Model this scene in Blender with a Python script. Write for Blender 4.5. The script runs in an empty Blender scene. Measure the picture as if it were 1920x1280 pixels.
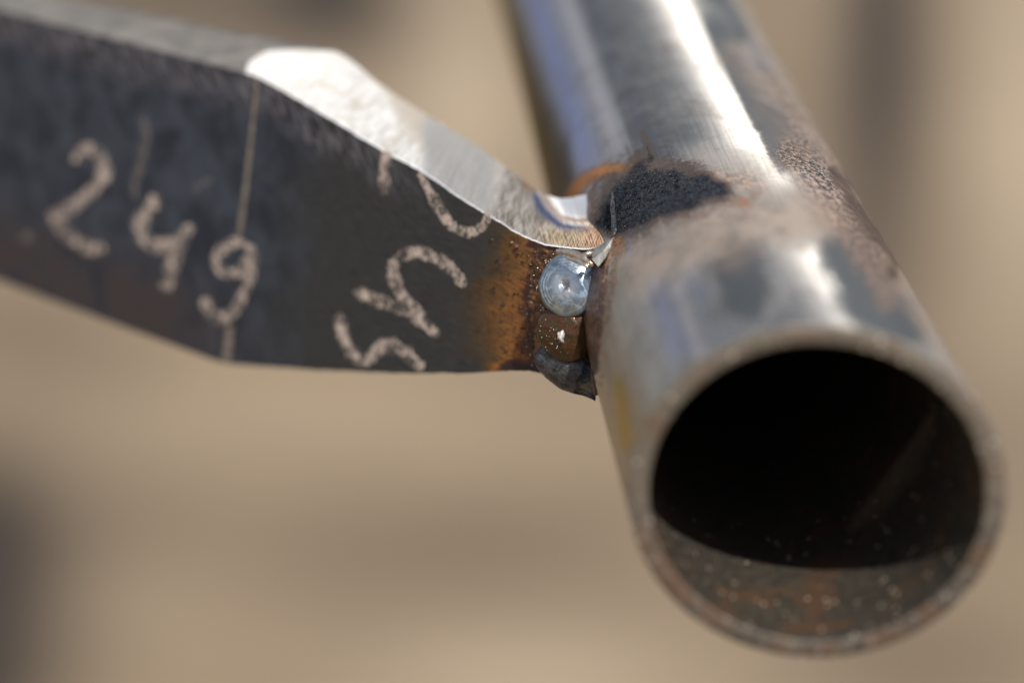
import bpy, math, random
import numpy as np
from mathutils import Vector, Matrix
random.seed(7); RNG = np.random.RandomState(7)
S = bpy.context.scene
COL = S.collection
MM = 0.001

# ---------------------------------------------------------------- camera
F_PX = 5361.7                      # focal length in pixels of the 1920 px wide picture (100.5 mm on full frame)
PITCH = math.atan2(2053.5, F_PX)   # looking down on the level tube
CAM_H = 0.9
cam = bpy.data.cameras.new('camera'); camo = bpy.data.objects.new('camera', cam); COL.objects.link(camo)
camo.location = (0, 0, CAM_H); camo.rotation_euler = (math.pi/2 - PITCH, 0, 0)
cam.sensor_width = 36; cam.lens = F_PX*36/1920
cam.clip_start = 0.01; cam.clip_end = 2000
cam.dof.use_dof = True; cam.dof.focus_distance = 0.3575; cam.dof.aperture_fstop = 8.6; cam.dof.aperture_blades = 0
S.camera = camo
S.render.resolution_x, S.render.resolution_y = 1024, 682

# ---------------------------------------------------------------- tube frame (camera millimetres: right, up, depth)
D = np.array([-.06810745, .35682328, .93168585])          # tube axis, away from us
C0 = np.array([32.753, -16.615, 307.94])                  # centre of the cut end
A_ = np.array([.99733876, 0, .07290677]); B_ = np.array([.02601483, .9341719, -.35587369])
R_OUT, WALL = 20.0, 2.2
dn = -D
V = -C0/np.linalg.norm(C0); VP = V - (V@dn)*dn; VP /= np.linalg.norm(VP)
RP = np.cross(D, VP)
if RP[0] < 0: RP = -RP

# ---------------------------------------------------------------- sun and sky
TH = math.radians(35); AX = .53
L = math.sqrt(1-AX*AX)*(math.cos(TH)*VP + math.sin(TH)*RP) + AX*dn
cp, sp = math.cos(PITCH), math.sin(PITCH)
def toW(P):
    P = np.asarray(P, float)
    return np.stack([P[..., 0], P[..., 2]*cp + P[..., 1]*sp, CAM_H*1000 + P[..., 1]*cp - P[..., 2]*sp], -1)*MM
def dirW(v):
    return np.array([v[0], v[2]*cp + v[1]*sp, v[1]*cp - v[2]*sp])
LW = dirW(L); ELEV = math.asin(LW[2]); AZ = math.atan2(LW[0], LW[1])
W = bpy.data.worlds.new('World'); S.world = W; W.use_nodes = True
nt = W.node_tree; bg = nt.nodes['Background']
sky = nt.nodes.new('ShaderNodeTexSky'); sky.sky_type = 'NISHITA'; sky.sun_disc = False
sky.sun_elevation = ELEV; sky.sun_rotation = AZ; sky.air_density = 1.0; sky.dust_density = 1.2
def wn(typ, **k):
    nd = nt.nodes.new(typ)
    for a, v in k.items(): setattr(nd, a, v)
    return nd
gen = wn('ShaderNodeTexCoord').outputs['Generated']; sx = wn('ShaderNodeSeparateXYZ'); nt.links.new(gen, sx.inputs[0])
hz = wn('ShaderNodeMapRange', interpolation_type='SMOOTHSTEP'); nt.links.new(sx.outputs[2], hz.inputs[0])
for i, v in enumerate((.0, .95, .88, .40)): hz.inputs[i+1].default_value = v            # thin white haze, thickest at the horizon
mpw = wn('ShaderNodeMapping'); mpw.inputs['Scale'].default_value = (1.6, 1.6, 5.0); nt.links.new(gen, mpw.inputs[0])
cn = wn('ShaderNodeTexNoise'); cn.inputs['Scale'].default_value = 1.3; cn.inputs['Detail'].default_value = 5; nt.links.new(mpw.outputs[0], cn.inputs[0])
cm = wn('ShaderNodeMapRange', interpolation_type='SMOOTHSTEP'); nt.links.new(cn.outputs[0], cm.inputs[0])
for i, v in enumerate((.40, .62, -.25, .12)): cm.inputs[i+1].default_value = v           # soft clouds all round
ad = wn('ShaderNodeMath', operation='ADD', use_clamp=True); nt.links.new(hz.outputs[0], ad.inputs[0]); nt.links.new(cm.outputs[0], ad.inputs[1])
mxw = wn('ShaderNodeMix', data_type='RGBA'); nt.links.new(ad.outputs[0], mxw.inputs[0]); nt.links.new(sky.outputs[0], mxw.inputs[6]); mxw.inputs[7].default_value = (4.1, 3.95, 3.8, 1)
nt.links.new(mxw.outputs[2], bg.inputs[0]); bg.inputs[1].default_value = 0.13
sun = bpy.data.lights.new('sun', 'SUN'); sun.energy = 4.8; sun.angle = math.radians(.53); sun.color = (1, .955, .88)
suno = bpy.data.objects.new('sun', sun); COL.objects.link(suno)
suno.rotation_euler = Vector(LW).to_track_quat('Z', 'Y').to_euler(); suno.location = (0, 0, 5)
S.view_settings.view_transform = 'Standard'; S.view_settings.look = 'None'
S.view_settings.exposure = 0.0; S.view_settings.gamma = 1
S.cycles.max_bounces = 8

# ---------------------------------------------------------------- helpers
def px_of(P):
    P = np.asarray(P, float)
    return 960 + F_PX*P[..., 0]/P[..., 2], 640 - F_PX*P[..., 1]/P[..., 2]
def sm(e0, e1, x):
    t = np.clip((x-e0)/(e1-e0), 0, 1); return t*t*(3-2*t)
def blob(x, y, cx, cy, rx, ry, rot=0, k=1):
    a = math.radians(rot); dx, dy = x-cx, y-cy
    u = (dx*math.cos(a)+dy*math.sin(a))/rx; v = (-dx*math.sin(a)+dy*math.cos(a))/ry
    return k*np.exp(-(u*u+v*v))
def stroke(x, y, pts, ws, hard=2.0, k=1):
    best = np.full(np.shape(x), 1e9)
    if np.isscalar(ws): ws = [ws]*len(pts)
    for (p, q, w0, w1) in zip(pts[:-1], pts[1:], ws[:-1], ws[1:]):
        dx, dy = q[0]-p[0], q[1]-p[1]; l2 = dx*dx+dy*dy
        t = np.clip(((x-p[0])*dx+(y-p[1])*dy)/l2, 0, 1)
        d = np.hypot(x-p[0]-t*dx, y-p[1]-t*dy)/(w0+(w1-w0)*t)
        best = np.minimum(best, d)
    return k*np.exp(-best**hard)
def half(x, y, a, b):   # signed distance in px to the right of a->b
    dx, dy = b[0]-a[0], b[1]-a[1]; l = math.hypot(dx, dy); return ((x-a[0])*-dy+(y-a[1])*dx)/l*-1
def vnoise(x, y, seed=0):
    """smooth value noise in 2-D, 0..1"""
    r = np.random.RandomState(seed).rand(256, 256)
    xi = np.floor(x).astype(int); yi = np.floor(y).astype(int); fx = x-xi; fy = y-yi
    fx = fx*fx*(3-2*fx); fy = fy*fy*(3-2*fy)
    g = lambda i, j: r[i % 256, j % 256]
    return (g(xi, yi)*(1-fx)+g(xi+1, yi)*fx)*(1-fy)+(g(xi, yi+1)*(1-fx)+g(xi+1, yi+1)*fx)*fy
def fbm(x, y, seed=0, o=4):
    s = 0; a = .5
    for i in range(o): s = s+a*vnoise(x*2**i, y*2**i, seed+i); a *= .5
    return s/(1-.5**o)
def mesh_obj(name, P, faces, mat, parent=None, attrs=None, uv=None, smooth=True, world=False):
    P = np.asarray(P, float) if world else toW(P)
    me = bpy.data.meshes.new(name)
    faces = np.asarray(faces) if not isinstance(faces, list) else faces
    me.from_pydata(P.tolist(), [], faces.tolist() if not isinstance(faces, list) else faces); me.update()
    if smooth: me.polygons.foreach_set('use_smooth', [True]*len(me.polygons))
    if uv is not None:
        lay = me.uv_layers.new(name='UVMap'); idx = np.empty(len(me.loops), dtype=np.int32)
        me.loops.foreach_get('vertex_index', idx); lay.data.foreach_set('uv', np.asarray(uv, float)[idx].astype(np.float32).ravel())
    for k, v in (attrs or {}).items():
        a = me.attributes.new(k, 'FLOAT', 'POINT'); a.data.foreach_set('value', np.clip(np.asarray(v, float), 0, 4).astype(np.float32).ravel())
    me.materials.append(mat)
    o = bpy.data.objects.new(name, me); COL.objects.link(o)
    if parent is not None: o.parent = parent; o.matrix_parent_inverse = Matrix.Translation(-parent.location)
    return o
def grid_faces(n, m, wrap=False, flip=False):
    """n columns x m rows, index = i*m + j"""
    i = np.arange(n if wrap else n-1)[:, None]; j = np.arange(m-1)[None, :]; i2 = (i+1) % n
    f = np.stack([i*m+j, i2*m+j, i2*m+j+1, i*m+j+1], -1).reshape(-1, 4)
    return f[:, ::-1] if flip else f

class NT:
    def __init__(s, name):
        s.m = bpy.data.materials.new(name); s.m.use_nodes = True; s.t = s.m.node_tree
        s.b = s.t.nodes['Principled BSDF']; s.out = s.t.nodes['Material Output']
    def n(s, typ, **k):
        nd = s.t.nodes.new(typ)
        for a, v in k.items(): setattr(nd, a, v)
        return nd
    def put(s, sock, v):
        if v is None: return
        if isinstance(v, bpy.types.NodeSocket): s.t.links.new(v, sock)
        elif isinstance(v, (tuple, list)) and sock.type == 'RGBA' and len(v) == 3: sock.default_value = (*v, 1)
        else: sock.default_value = v
    def attr(s, name): return s.n('ShaderNodeAttribute', attribute_name=name).outputs['Fac']
    def math(s, op, a, b=None, c=None, clamp=False):
        nd = s.n('ShaderNodeMath', operation=op, use_clamp=clamp); s.put(nd.inputs[0], a); s.put(nd.inputs[1], b); s.put(nd.inputs[2], c); return nd.outputs[0]
    def mr(s, v, a, b, c=0., d=1., smooth=True):
        nd = s.n('ShaderNodeMapRange', interpolation_type='SMOOTHSTEP' if smooth else 'LINEAR')
        for i, q in enumerate((v, a, b, c, d)): s.put(nd.inputs[i], q)
        return nd.outputs[0]
    def mix(s, f, a, b, mode='MIX'):
        nd = s.n('ShaderNodeMix', data_type='RGBA', blend_type=mode); s.put(nd.inputs[0], f); s.put(nd.inputs[6], a); s.put(nd.inputs[7], b); return nd.outputs[2]
    def mixf(s, f, a, b):
        nd = s.n('ShaderNodeMix', data_type='FLOAT'); s.put(nd.inputs[0], f); s.put(nd.inputs[2], a); s.put(nd.inputs[3], b); return nd.outputs[0]
    def coord(s, scale, uv=False, rot=0.):
        """object or surface coordinates in millimetres times scale"""
        mp = s.n('ShaderNodeMapping'); mp.inputs['Scale'].default_value = scale
        if uv:
            src = s.n('ShaderNodeUVMap', uv_map='UVMap').outputs[0]
            if rot:
                r = s.n('ShaderNodeMapping'); r.inputs['Rotation'].default_value = (0, 0, math.radians(rot)); s.put(r.inputs[0], src); src = r.outputs[0]
        else:
            src = s.n('ShaderNodeTexCoord').outputs['Object']
            v = s.n('ShaderNodeVectorMath', operation='SCALE'); s.put(v.inputs[0], src); v.inputs['Scale'].default_value = 1000; src = v.outputs[0]
        s.put(mp.inputs[0], src); return mp.outputs[0]
    def noise(s, vec, scale=1., detail=4., rough=.55, dist=0.):
        nd = s.n('ShaderNodeTexNoise'); s.put(nd.inputs['Vector'], vec); nd.inputs['Scale'].default_value = scale
        nd.inputs['Detail'].default_value = detail; nd.inputs['Roughness'].default_value = rough; nd.inputs['Distortion'].default_value = dist
        return nd.outputs['Fac']
    def voro(s, vec, scale=1., out='Distance', rand=1.):
        nd = s.n('ShaderNodeTexVoronoi'); s.put(nd.inputs['Vector'], vec); nd.inputs['Scale'].default_value = scale; nd.inputs['Randomness'].default_value = rand
        return nd.outputs[out]
    def bump(s, h, strength=.3, dist=.05*MM, normal=None):
        nd = s.n('ShaderNodeBump'); s.put(nd.inputs['Height'], h); s.put(nd.inputs['Strength'], strength); nd.inputs['Distance'].default_value = dist
        if normal is not None: s.put(nd.inputs['Normal'], normal)
        return nd.outputs[0]
    def set(s, **k):
        for a, v in k.items(): s.put(s.b.inputs[a.replace('_', ' ')], v)
        return s.m

# ================================================================ materials
def mat_tube():
    t = NT('tube_steel')
    ring = t.noise(t.coord((.25, 9, 1), True), 1, 3, .6)
    axial = t.noise(t.coord((3.0, .05, 1), True), 1, 4, .6)
    cloud = t.noise(t.coord((.16, .10, 1), True), 1, 5, .6, .6)
    spk = t.noise(t.coord((2.6, 2.6, 1), True), 1, 3, .7)
    spk2 = t.noise(t.coord((1.1, .8, 1), True), 1, 5, .75, .4)
    c = t.mix(t.mr(axial, .35, .65), (.42, .40, .375), (.60, .575, .54))
    c = t.mix(t.mr(cloud, .45, .62, 0, .5), c, (.40, .40, .39))
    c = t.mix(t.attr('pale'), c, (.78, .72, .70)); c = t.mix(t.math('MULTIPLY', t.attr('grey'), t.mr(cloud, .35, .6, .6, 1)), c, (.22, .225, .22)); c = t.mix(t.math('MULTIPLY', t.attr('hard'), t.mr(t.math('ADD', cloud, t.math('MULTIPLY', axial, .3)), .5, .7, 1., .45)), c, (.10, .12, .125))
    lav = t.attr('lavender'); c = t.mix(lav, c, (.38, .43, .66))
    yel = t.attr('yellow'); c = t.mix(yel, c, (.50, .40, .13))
    stain = t.noise(t.coord((.22, .12, 1), True), 1, 5, .7, 1.0); c = t.mix(t.mr(stain, .50, .64, 0, .32), c, (.17, .135, .11))
    dk = t.attr('scale'); dkf = t.mr(t.math('ADD', dk, t.math('MULTIPLY', t.math('SUBTRACT', spk2, .5), 1.3)), .10, .75); c = t.mix(dkf, c, (.085, .093, .10))
    mt = t.attr('matte'); mtf = t.math('MULTIPLY', mt, t.mr(spk2, .25, .6, .65, 1)); c = t.mix(mtf, c, t.mix(t.mr(cloud, .4, .6), (.23, .185, .15), (.35, .275, .22)))
    ru = t.attr('rust'); ruf = t.math('MULTIPLY', t.mr(ru, 0., .6), t.mr(t.math('ADD', spk, t.math('MULTIPLY', t.math('SUBTRACT', spk2, .5), .6)), .50, .60)); 
    rud = t.math('MULTIPLY', ru, t.mr(t.math('ADD', spk2, t.math('MULTIPLY', t.math('SUBTRACT', spk, .5), .5)), .46, .54, .95, 0)); c = t.mix(rud, c, (.030, .034, .038))
    c = t.mix(t.math('MULTIPLY', ruf, .95), c, (.50, .31, .21))
    og = t.attr('orange'); ogf = t.mr(t.math('ADD', og, t.math('MULTIPLY', t.math('SUBTRACT', spk2, .5), 1.2)), .2, .95); c = t.mix(ogf, c, t.mix(t.mr(t.math('ADD', og, t.math('MULTIPLY', t.math('SUBTRACT', spk2, .5), .8)), .45, 1.), (.13, .055, .028), (.48, .20, .055)))
    sc = t.attr('scorch'); scn = t.math('ADD', t.math('ADD', t.math('MULTIPLY', t.math('SUBTRACT', spk2, .5), .8), t.math('MULTIPLY', t.math('SUBTRACT', spk, .5), .7)), t.math('MULTIPLY', t.math('SUBTRACT', t.noise(t.coord((.35, .35, 1), True), 1, 4, .6, .8), .5), .7))
    scv = t.math('ADD', sc, t.math('MULTIPLY', scn, t.mr(sc, 0., .25)))
    c = t.mix(t.mr(scv, .05, .40, 0, .85), c, t.mix(t.mr(cloud, .4, .6), (.10, .055, .035), (.17, .10, .065)))
    scf = t.mr(scv, .18, .80); sand = t.mr(t.noise(t.coord((4, 4, 1), True), 1, 2, .6), .57, .66, 0, .8)
    c = t.mix(scf, c, t.mix(sand, t.mix(t.mr(spk2, .4, .6), (.007, .009, .014), (.030, .036, .045)), (.15, .145, .14)))
    cover = t.math('MAXIMUM', t.math('MAXIMUM', t.math('MULTIPLY', mtf, .75), t.math('MULTIPLY', ruf, .9)), t.math('MAXIMUM', t.math('MULTIPLY', scf, .75), t.math('MULTIPLY', dkf, .45)))
    cover = t.math('MAXIMUM', cover, t.math('MULTIPLY', ogf, .6))
    h = t.math('ADD', t.math('MULTIPLY', ring, .25), t.math('MULTIPLY', spk2, t.math('ADD', .1, t.math('ADD', t.math('MULTIPLY', ru, 1.3), t.math('MULTIPLY', scf, .45)))))
    pits = t.math('MULTIPLY', t.mr(t.voro(t.coord((.9, .9, 1), True), 1), .10, .20), t.math('MAXIMUM', scf, ru)); h = t.math('ADD', h, t.math('MULTIPLY', pits, .5))
    return t.set(Base_Color=c, Metallic=t.math('MULTIPLY', t.math('SUBTRACT', 1., t.math('MULTIPLY', cover, .95)), t.math('SUBTRACT', 1., t.math('MULTIPLY', scf, .9))),
                 Roughness=t.mixf(cover, t.mr(ring, .3, .7, .38, .46), .58), Anisotropic=t.mixf(cover, .97, .3), Specular_IOR_Level=t.mr(scf, 0, 1, .5, .0), Anisotropic_Rotation=.25,
                 Tangent=t.n('ShaderNodeTangent', direction_type='UV_MAP', uv_map='UVMap').outputs[0], Normal=t.bump(h, .5, .035*MM))
def mat_rim():
    t = NT('cut_tube_end')
    g = t.noise(t.coord((1.6,)*3), 1, 4, .7); q = t.noise(t.coord((.22,)*3), 1, 4, .6)
    c = t.mix(t.mr(g, .4, .62), (.12, .105, .085), (.27, .235, .195)); c = t.mix(t.mr(q, .52, .68, 0, .5), c, (.17, .09, .055)); c = t.mix(t.mr(t.voro(t.coord((.7,)*3), 1), .14, .2, 1, 0), c, (.75, .68, .6))
    c = t.mix(t.math('MULTIPLY', t.attr('grime'), t.mr(g, .35, .6, .95, .5)), c, t.mix(t.mr(q, .45, .6), (.045, .036, .03), (.10, .055, .032)))
    return t.set(Base_Color=c, Metallic=t.math('MULTIPLY', t.mr(g, .45, .6, .25, .7), t.math('SUBTRACT', 1., t.math('MULTIPLY', t.attr('grime'), .8))), Roughness=.55, Normal=t.bump(g, .8, .15*MM))
def mat_inner():
    t = NT('tube_bore')
    g = t.noise(t.coord((1.0,)*3), 1, 5, .7); q = t.noise(t.coord((.15,)*3), 1, 4, .6); v = t.voro(t.coord((.55,)*3), 1)
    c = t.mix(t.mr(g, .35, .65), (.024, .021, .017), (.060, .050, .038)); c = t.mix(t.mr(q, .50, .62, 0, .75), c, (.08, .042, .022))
    c = t.mix(t.attr('lit_wedge'), c, t.mix(t.mr(g, .4, .6), (.30, .19, .12), (.42, .33, .25)))
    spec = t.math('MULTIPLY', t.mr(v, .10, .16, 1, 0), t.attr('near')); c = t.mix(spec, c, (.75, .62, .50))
    return t.set(Base_Color=c, Metallic=t.math('MULTIPLY', spec, .6), Roughness=.5, Normal=t.bump(t.math('ADD', g, t.math('MULTIPLY', spec, .6)), .9, .2*MM))
def mat_plate():
    t = NT('plate_mill_scale')
    cl = t.noise(t.coord((.14, .14, 1), True), 1, 5, .6, .5); fine = t.noise(t.coord((5, 5, 1), True), 1, 3, .7)
    br = t.noise(t.coord((.35, 7, 1), True, 8), 1, 4, .65); sw = t.noise(t.coord((1.7, .28, 1), True, -38), 1, 4, .6, .3)
    c = t.mix(t.mr(cl, .35, .65), (.016, .022, .036), (.046, .057, .080))
    wm = t.attr('warm'); c = t.mix(wm, c, t.mix(t.mr(br, .35, .65), (.017, .019, .022), (.048, .050, .053)))
    rs = t.attr('redscale'); c = t.mix(t.math('MULTIPLY', rs, t.mr(cl, .3, .6)), c, (.045, .036, .038))
    ed = t.attr('edge'); c = t.mix(t.math('MULTIPLY', ed, t.mr(sw, .42, .6)), c, (.13, .125, .145)); c = t.mix(t.math('MULTIPLY', ed, t.mr(sw, .55, .42, 0, .8)), c, (.018, .018, .022))
    c = t.mix(t.mr(t.noise(t.coord((1.6,1.6,1),True),1,2,.5), .64, .74, 0, .35), c, (.12, .11, .10))
    ht = t.math('ADD', t.attr('temper'), t.math('MULTIPLY', t.math('SUBTRACT', br, .5), .10))
    ramp = t.n('ShaderNodeValToRGB'); t.put(ramp.inputs[0], ht); e = ramp.color_ramp.elements
    e[0].position = 0; e[0].color = (.055, .05, .044, 1); e[1].position = 1; e[1].color = (.012, .012, .016, 1)
    for p_, q_ in ((.25, (.075, .055, .034)), (.42, (.15, .075, .025)), (.55, (.26, .12, .035)), (.68, (.30, .115, .03)), (.78, (.10, .04, .025)), (.88, (.045, .022, .030))):
        x = e.new(p_); x.color = (*q_, 1)
    hc = t.mix(t.mr(br, .42, .62, .0, .7), ramp.outputs[0], (.022, .015, .012), 'MIX'); hc = t.mix(t.mr(t.noise(t.coord((.5, .5, 1), True), 1, 5, .7), .50, .66, 0, .75), hc, (.045, .022, .014))
    c = t.mix(t.mr(t.attr('temper'), .02, .3), c, hc)
    mud = t.math('MULTIPLY', t.attr('temper'), t.mr(t.noise(t.coord((1.8, 1.8, 1), True), 1, 4, .8), .55, .63)); c = t.mix(mud, c, (.02, .013, .010))
    h = t.math('ADD', t.math('MULTIPLY', br, .5), t.math('ADD', t.math('MULTIPLY', fine, .35), t.math('MULTIPLY', t.math('MULTIPLY', sw, ed), 3.0)))
    return t.set(Base_Color=c, Metallic=.12, Specular_IOR_Level=.32, Roughness=t.mr(cl, .3, .7, .45, .58), Normal=t.bump(h, .5, .05*MM))
def mat_bevel():
    t = NT('ground_steel')
    scr = t.noise(t.coord((5.0, .22, 1), True, -4), 1, 4, .7, .2); scr2 = t.noise(t.coord((3.4, .16, 1), True, 24), 1, 3, .65)
    gr = t.noise(t.coord((4, 4, 1), True), 1, 3, .75); cl = t.noise(t.coord((.2, .2, 1), True), 1, 4, .6)
    raw = t.attr('raw')
    g = t.mix(t.mr(scr, .38, .62), (.50, .48, .45), (.95, .94, .92)); g = t.mix(t.mr(t.math('ADD', gr, t.math('MULTIPLY', t.math('SUBTRACT', cl, .5), 1.2)), .56, .70, 0, .6), g, (.42, .36, .26)); g = t.mix(t.math('MULTIPLY', t.mr(scr2, .52, .62, 0, .65), t.mixf(t.attr('lined'), .45, 1.)), g, (.40, .38, .34))
    lines = t.mr(t.math('ADD', scr, t.math('MULTIPLY', t.math('SUBTRACT', scr2, .5), .5)), .42, .60)
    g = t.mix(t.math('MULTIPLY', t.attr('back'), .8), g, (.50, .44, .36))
    g = t.mix(t.attr('grit'), g, t.mix(t.mr(gr, .40, .62), (.24, .24, .235), (.66, .65, .63)))
    g = t.mix(t.attr('lined'), g, t.mix(lines, (.15, .13, .11), (.50, .47, .42)))
    g = t.mix(t.attr('straw'), g, t.mix(lines, (.16, .10, .06), (.60, .47, .30)))
    g = t.mix(t.attr('copper'), g, t.mix(lines, (.30, .15, .09), (.62, .42, .28)))
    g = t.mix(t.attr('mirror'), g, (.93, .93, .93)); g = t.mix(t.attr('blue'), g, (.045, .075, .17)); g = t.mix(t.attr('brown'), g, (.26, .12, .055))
    rw = t.mix(t.mr(cl, .35, .65), (.13, .12, .11), (.25, .23, .20)); rw = t.mix(t.mr(gr, .55, .7, 0, .5), rw, (.10, .095, .09))
    rf = t.mr(t.math('ADD', raw, t.math('MULTIPLY', t.math('SUBTRACT', gr, .5), .12)), .42, .58)
    c = t.mix(rf, g, rw)
    grain = t.attr('grain')
    h = t.math('ADD', t.math('MULTIPLY', scr, 1.6), t.math('ADD', t.math('MULTIPLY', scr2, .9), t.math('MULTIPLY', gr, t.math('MULTIPLY', grain, 2.))))
    return t.set(Base_Color=c, Anisotropic=t.mixf(rf, .85, 0.), Anisotropic_Rotation=.875, Tangent=t.n('ShaderNodeTangent', direction_type='UV_MAP', uv_map='UVMap').outputs[0], Metallic=t.mixf(rf, .82, .25), Roughness=t.mixf(rf, t.mixf(t.attr('mirror'), .52, .42), .55),
                 Normal=t.bump(h, t.mixf(t.attr('mirror'), .9, .2), .16*MM))
def mat_bead(name, c1, c2, c3, metal, rough, bs=.5, disc=False):
    t = NT(name)
    g = t.noise(t.coord((.9,)*3), 1, 5, .65, .5); f = t.noise(t.coord((4.5,)*3), 1, 3, .7)
    c = t.mix(t.mr(g, .40, .60), c1, c2); c = t.mix(t.mr(f, .58, .68, 0, .8), c, c3)
    if disc:
        rd = t.math('ADD', t.attr('radial'), t.math('MULTIPLY', t.math('SUBTRACT', g, .5), .5))
        c = t.mix(t.mr(rd, .50, .30, 0, .7), c, (.62, .66, .70)); c = t.mix(t.mr(rd, .24, .06, 0, .6), c, (.12, .13, .14))
        c = t.mix(t.mr(rd, .80, 1.0, 0, .8), c, (.10, .13, .19)); c = t.mix(t.mr(t.attr('radial'), .95, 1., 0, .8), c, (.16, .085, .05))
    return t.set(Base_Color=c, Metallic=metal, Roughness=t.mr(f, .3, .7, rough*.8, rough*1.25), Normal=t.bump(t.math('ADD', g, t.math('MULTIPLY', f, .4)), bs, .12*MM))
def mat_chalk():
    t = NT('paint_marker')
    n1 = t.noise(t.coord((2.3,)*3), 1, 4, .75); n2 = t.noise(t.coord((.5,)*3), 1, 3, .6)
    c = t.mix(t.mr(n2, .4, .6), (.42, .35, .30), (.56, .46, .40)); c = t.mix(t.mr(n1, .46, .36), c, (.10, .08, .07))
    t.set(Base_Color=c, Roughness=.75, Metallic=.0)
    ac = t.attr('across'); al = t.mr(t.math('ADD', t.math('SUBTRACT', 1., ac), t.math('MULTIPLY', t.math('SUBTRACT', n1, .5), 3.2)), .10, .60)
    al = t.math('MULTIPLY', t.math('MULTIPLY', al, t.attr('cover')), t.mr(t.math('ADD', n1, t.math('MULTIPLY', t.math('SUBTRACT', n2, .5), .8)), .41, .56, .10, .95))
    t.put(t.b.inputs['Alpha'], al)
    return t.m
def mat_scribe():
    t = NT('scribed_line'); n = t.noise(t.coord((1.5,)*3), 1, 4, .7)
    return t.set(Base_Color=t.mix(t.mr(n, .4, .6), (.16, .14, .12), (.30, .26, .22)), Metallic=.3, Roughness=.5)
def mat_weldbody():
    t = NT('weld_metal'); a = t.noise(t.coord((.8,)*3), 1, 5, .65, .6); b = t.noise(t.coord((3.5,)*3), 1, 4, .7)
    c = t.mix(t.mr(a, .38, .62), (.06, .03, .02), (.26, .125, .06)); c = t.mix(t.mr(b, .52, .62, 0, .8), c, (.012, .012, .014)); c = t.mix(t.mr(a, .58, .70, 0, .6), c, (.16, .17, .09))
    c = t.mix(t.attr('blackness'), c, t.mix(t.mr(b, .45, .65), (.012, .013, .017), (.055, .06, .07))); c = t.mix(t.mr(b, .66, .72, 0, .9), c, (.45, .42, .40))
    return t.set(Base_Color=c, Metallic=.55, Roughness=t.mr(b, .3, .7, .22, .42), Normal=t.bump(t.math('ADD', a, t.math('MULTIPLY', b, .5)), .8, .15*MM))
M_TUBE, M_RIM, M_BORE, M_PLATE, M_BEVEL = mat_tube(), mat_rim(), mat_inner(), mat_plate(), mat_bevel()
M_CHALK, M_SCRIBE = mat_chalk(), mat_scribe()
M_DISC = mat_bead('weld_steel', (.26, .33, .40), (.50, .58, .66), (.09, .115, .15), .95, .36, .3, True)
M_BROWN = mat_bead('weld_brown_oxide', (.085, .036, .018), (.055, .045, .020), (.22, .15, .09), .5, .2, .4)
M_BLACK = mat_bead('weld_black_oxide', (.030, .032, .038), (.075, .078, .085), (.25, .25, .26), .5, .34, .6)
M_TOE = mat_bead('weld_rust_edge', (.10, .055, .035), (.22, .12, .07), (.40, .24, .14), .4, .42, .8)
M_GLASSY = mat_bead('weld_bright_ripple', (.50, .40, .30), (.62, .56, .50), (.12, .08, .05), .9, .22, .5)
M_WHITE = mat_bead('spatter_pale', (.42, .40, .37), (.62, .60, .57), (.5, .3, .12), .2, .35, .3)

# ================================================================ plate plane
NB = np.array([1.0, .23, 1.0]); NB /= np.linalg.norm(NB)         # from the front face into the plate
def ray(x, y): return np.stack([(np.asarray(x, float)-960)/F_PX, -(np.asarray(y, float)-640)/F_PX, np.ones(np.shape(x))], -1)
PJ = ray(1150, 446)*353.9
PC = PJ@NB; THICK = 14.5
def on_plane(x, y, off=0.):
    r = ray(x, y); return r*((PC+off)/(r@NB))[..., None]
def tube_hit(x, y, R=R_OUT):
    r = ray(x, y); A = r-(r@D)[..., None]*D; B = -(C0-(C0@D)*D)
    qa = (A*A).sum(-1); qb = 2*(A@B); qc = B@B-R*R; Dd = np.maximum(qb*qb-4*qa*qc, 0)
    return r*((-qb-np.sqrt(Dd))/2/qa)[..., None]
LONG = on_plane(480., 141.)-on_plane(0., 18.5); LONG /= np.linalg.norm(LONG); HT = np.cross(NB, LONG); HT = HT if HT[1] > 0 else -HT

# ================================================================ welded joint root
ROOT = bpy.data.objects.new('welded_steel_joint', None); COL.objects.link(ROOT)
ROOT.location = toW(np.array([15., 5., 356.])).tolist(); ROOT.empty_display_size = .01
ROOT['label'] = 'bare steel tube with a flat plate welded to its side, chalk numbers on the plate'
ROOT['category'] = 'metal joint'

# ---------------------------------------------------------------- tube
K1, K2 = -.163, -.052
def tube_pt(ang, s, R):
    n = np.cos(ang)[..., None]*A_ + np.sin(ang)[..., None]*B_
    sk = (K1*np.cos(ang)+K2*np.sin(ang))*R*np.exp(-np.maximum(s, 0)/60.)
    return C0 + R*n + (s+sk)[..., None]*D
NA = 360
sv = np.concatenate([np.linspace(.25, 150, 500), np.linspace(150.5, 200, 60), np.linspace(205, 700, 40)])
ang = np.linspace(-math.pi, math.pi, NA+1)+math.atan2(VP@B_, VP@A_)
AG, SG = np.meshgrid(ang, sv, indexing='ij')
P = tube_pt(AG, SG, R_OUT)
x, y = px_of(P)
nrm = np.cos(AG)[..., None]*A_+np.sin(AG)[..., None]*B_
facing = ((nrm*P).sum(-1) < 3).astype(float)
lat = (nrm@RP); phv = AG-math.atan2(VP@B_, VP@A_)
wob = (fbm(AG*6, SG*.06, 3)-.5)
xw, yw = x+(fbm(x/60, y/60, 11)-.5)*50, y+(fbm(x/60, y/60, 21)-.5)*40
far = sm(62, 95, SG)
att = {}
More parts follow.
